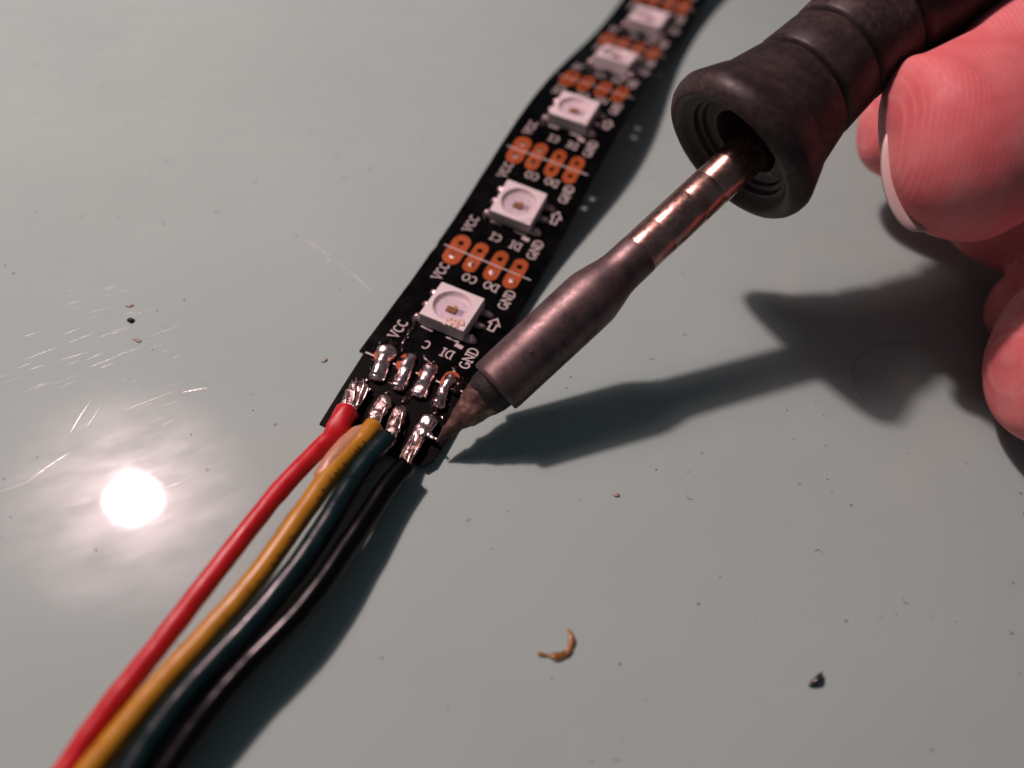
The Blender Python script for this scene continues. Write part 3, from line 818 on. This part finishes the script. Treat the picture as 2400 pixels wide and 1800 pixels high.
v, f = lathe([(52.0, 3.24), (51.9, .02)], GRIP, GAX, 24); obj('grip_liner', v, f, M['tip_core'], iron)
p = TIP + AX * 11.2; 
sdv = AX.cross(Vector((0, 0, 1))).normalized(); upv = sdv.cross(AX)
for a, t, r in ((11.4, 112, .14), (9.8, 60, .07), (13.0, 84, .06)):
    nrm = -sdv * math.cos(math.radians(t)) * 1 + upv * math.sin(math.radians(t)); q = TIP + AX * a + nrm * 2.70
    v, f = blob(*q, r, r, r * .5, .2, 1, a, 0, 10, 6); obj('pit', v, f, M['crumb'], iron, True)

# ------------------------------------------------------------------ the hand
def PX(x, y, dep):      # a point given by where it was measured in the picture and how far off it is
    return CAM_POS + (CAM_RIGHT * ((x - 1200) / 1700) + CAM_DOWN * ((y - 900) / 1700) + CAM_FWD) * dep
BACK = CAM_FWD          # finger pads face the viewer here
digits = {
 'thumb': ([(2086, 400, 63.4), (2095, 398, 63.3), (2114, 393, 63.2), (2152, 380, 63.1), (2202, 358, 63.1), (2252, 330, 63.3), (2306, 276, 63.4), (2368, 208, 64), (2450, 130, 65), (2640, 70, 69), (2950, 140, 74)],
           [.6, 2.6, 4.9, 7.1, 8.6, 8.9, 7.8, 6.5, 6.3, 7.8, 10.5], .76),
 'index': ([(2022, 306, 83), (2027, 306, 83), (2044, 306, 83), (2085, 300, 83), (2155, 270, 82.5), (2290, 190, 80), (2420, 105, 78), (2620, 60, 78), (2950, 220, 80)],
           [.6, 2.2, 4.2, 6.0, 7.2, 8.2, 9.2, 10, 11], .9),
 'middle': ([(2215, 425, 80), (2225, 428, 80), (2260, 436, 79.8), (2330, 458, 79.5), (2430, 492, 79), (2600, 540, 78), (2850, 520, 78), (3050, 460, 78)],
           [.6, 2.5, 5.0, 6.8, 7.4, 8.0, 8.8, 11], .9),
 'ring': ([(2340, 690, 76), (2346, 692, 76), (2365, 700, 76), (2420, 710, 75.5), (2520, 700, 75), (2700, 640, 75), (2900, 560, 75), (3080, 500, 76)],
           [.5, 2, 4.2, 6.0, 6.8, 7.6, 9, 11], .9),
 'little': ([(2352, 852, 66), (2357, 852, 66), (2378, 853, 66), (2420, 856, 66), (2490, 850, 66), (2590, 815, 67), (2750, 730, 70), (2950, 620, 73), (3100, 540, 75)],
           [.6, 2.7, 5.0, 7.2, 8.1, 8.2, 8.4, 10, 12], .92),
 'palm': ([(2880, 420, 77), (2980, 420, 77), (3150, 430, 77), (3400, 440, 78), (3700, 450, 79), (4100, 460, 80), (4600, 470, 80)],
           [8, 14, 17, 17, 16, 15, 14], .70)}
mb = MB()
for nm, (pts, rad, flat) in digits.items():
    P = catmull([PX(*p) for p in pts], 4); R_ = []
    for i in range(len(P)):
        g = i / (len(P) - 1) * (len(rad) - 1); j = min(int(g), len(rad) - 2); a = g - j
        r = rad[j] * (1 - a) + rad[j+1] * a; R_.append((r, r * flat))
    v, f = loft(P, R_, up=-BACK, seg=28); mb.add(v, f)
tmp = bpy.data.meshes.new('tmp'); tmp.from_pydata([tuple(p) for p in mb.v], [], mb.f)
bm = bmesh.new(); bm.from_mesh(tmp); bmesh.ops.recalc_face_normals(bm, faces=bm.faces); bm.to_mesh(tmp); bm.free()
to = bpy.data.objects.new('tmp', tmp); COL.objects.link(to)
r_ = to.modifiers.new('r', 'REMESH'); r_.mode = 'VOXEL'; r_.voxel_size = 0.55
s_ = to.modifiers.new('s', 'SMOOTH'); s_.iterations = 6; s_.factor = .5
dg = bpy.context.evaluated_depsgraph_get(); ev = to.evaluated_get(dg); em = ev.to_mesh()
HV = [v.co.copy() for v in em.vertices]; HF = [tuple(p.vertices) for p in em.polygons]
ev.to_mesh_clear(); bpy.data.objects.remove(to); bpy.data.meshes.remove(tmp)
hand = obj('hand', HV, HF, M['skin'], None, True)
tag(hand, 'pink bare hand gripping the soldering iron, thumb pad forward', 'hand')
# thumb nail: its free edge stands past the fingertip
edge = [(2140, 256), (2098, 276), (2071, 324), (2063, 380), (2068, 434), (2083, 482), (2108, 522), (2142, 543), (2190, 540)]
E_ = catmull([PX(x, y, 63.9) for x, y in edge], 4); n = len(E_)
mid = PX(2240, 360, 63.9); v = []; rows = 7
for lay in (0, 1):
    for r in range(rows):
        for i, p in enumerate(E_):
            g = r / (rows - 1); c = abs(i / (n - 1) - .5) * 2
            q = p.lerp(mid + (p - mid) * .25 + CAM_RIGHT * 5, g * .8)
            q = q + BACK * (6.0 * g ** 1.9 - 0.4 + .40 * lay)
            v.append(q)
f = []
for r in range(rows - 1):
    for i in range(n - 1):
        a = r*n + i; b = rows*n + a
        f += [(a, a+1, a+n+1, a+n), (b, b+n, b+n+1, b+1)]
for i in range(n - 1): f.append((i, rows*n + i, rows*n + i + 1, i + 1))
nail = obj('nail', v, f, M['nail'], hand, True)

# ------------------------------------------------------------------ litter on the table
def litter(name, v, f, mat, label, cat, smooth=True, group=None):
    return tag(obj(name, v, f, mat, None, smooth), label, cat, group)
v, f = lumpy([(22.35, -16.0, .12), (22.72, -16.3, .15), (23.0, -16.75, .16), (23.12, -17.25, .18), (23.02, -17.7, .18), (22.7, -18.1, .18), (22.25, -18.4, .16), (21.75, -18.6, .12), (21.3, -18.72, .10), (20.95, -18.75, .10)],
             [.1, (.22, .18), (.24, .2), (.28, .22), (.24, .2), (.32, .22), (.30, .2), (.13, .10), (.2, .14), .1], .6, 1.5, 60, 12, 8)
litter('flux_crumb', v, f, M['flux'], 'curled amber brown flux crumb lying on the table', 'flux crumb')
v, f = lumpy([(41.1, -12.0, .15), (41.4, -11.6, .30), (41.65, -11.1, .42), (41.8, -10.6, .4)], [.1, (.30, .2), (.22, .2), .08], .7, 1.8, 61, 10, 6)
litter('metal_shaving', v, f, M['steel_dark'], 'dark glinting metal shaving alone on the bare table', 'shaving')
v, f = blob(-28.0, -6.5, .12, .36, .24, .18, .6, 1.4, 62, .5)
litter('dark_crumb', v, f, M['steel_dark'], 'dark shiny crumb on the table above the lamp reflection', 'crumb')
for i, (x, y, rx, ry, lab) in enumerate([(-25.8, -8.2, .50, .18, 'pale oval flake beside the dark shiny crumb'), (-29.4, -5.0, .38, .22, 'tan flake just beyond the dark shiny crumb'),
                                         (-8.8, -2.0, .32, .26, 'small cream flake left of the solder bridges'), (22.0, -3.0, .22, .34, 'little cream flake beside the iron shadow')]):
    v, f = blob(x, y, .05, rx, ry, .08, .5, 1.5, 63 + i, .6 * i, 12, 6)
    litter('pale_flake', v, f, M['flake'], lab, 'flake', group='pale flakes on the table')
P = catmull([(45.9, 29.4, .08), (43.5, 28.3, .08), (41.6, 26.5, .08), (39.9, 23.6, .08), (40.1, 21.0, .08), (41.4, 18.6, .08)], 6)
v, f = loft(P, [.016] * len(P), seg=6)
litter('hair', v, f, M['fibre'], 'thin curved dark hair lying in the iron shadow', 'hair')
mb = MB(); rnd = random.Random(21)
for i in range(250):        # dust and lint specks, too many and too small to tell apart
    x = rnd.uniform(-70, 60); y = rnd.uniform(-45, 70)
    if -8 < x < 9 and y > -45 and y < 70: continue
    a = rnd.uniform(0, 6.28); L = rnd.choice((.08, .1, .12, .16, .2, .3, .7)); d = Vector((math.cos(a), math.sin(a), 0)) * L
    p = Vector((x, y, .03)); r = rnd.uniform(.02, .055) if L < .5 else .02
    b = Vector((-d.y, d.x, 0)) * rnd.uniform(-.5, .5)
    v, f = loft([p, p + d * .5 + b, p + d], [r * .5, r, r * .4], seg=5); mb.add(v, f)
tag(mb.build('dust_specks', M['crumb'], None, True), 'scattered dark dust and lint specks on the table', 'dust', kind='stuff')
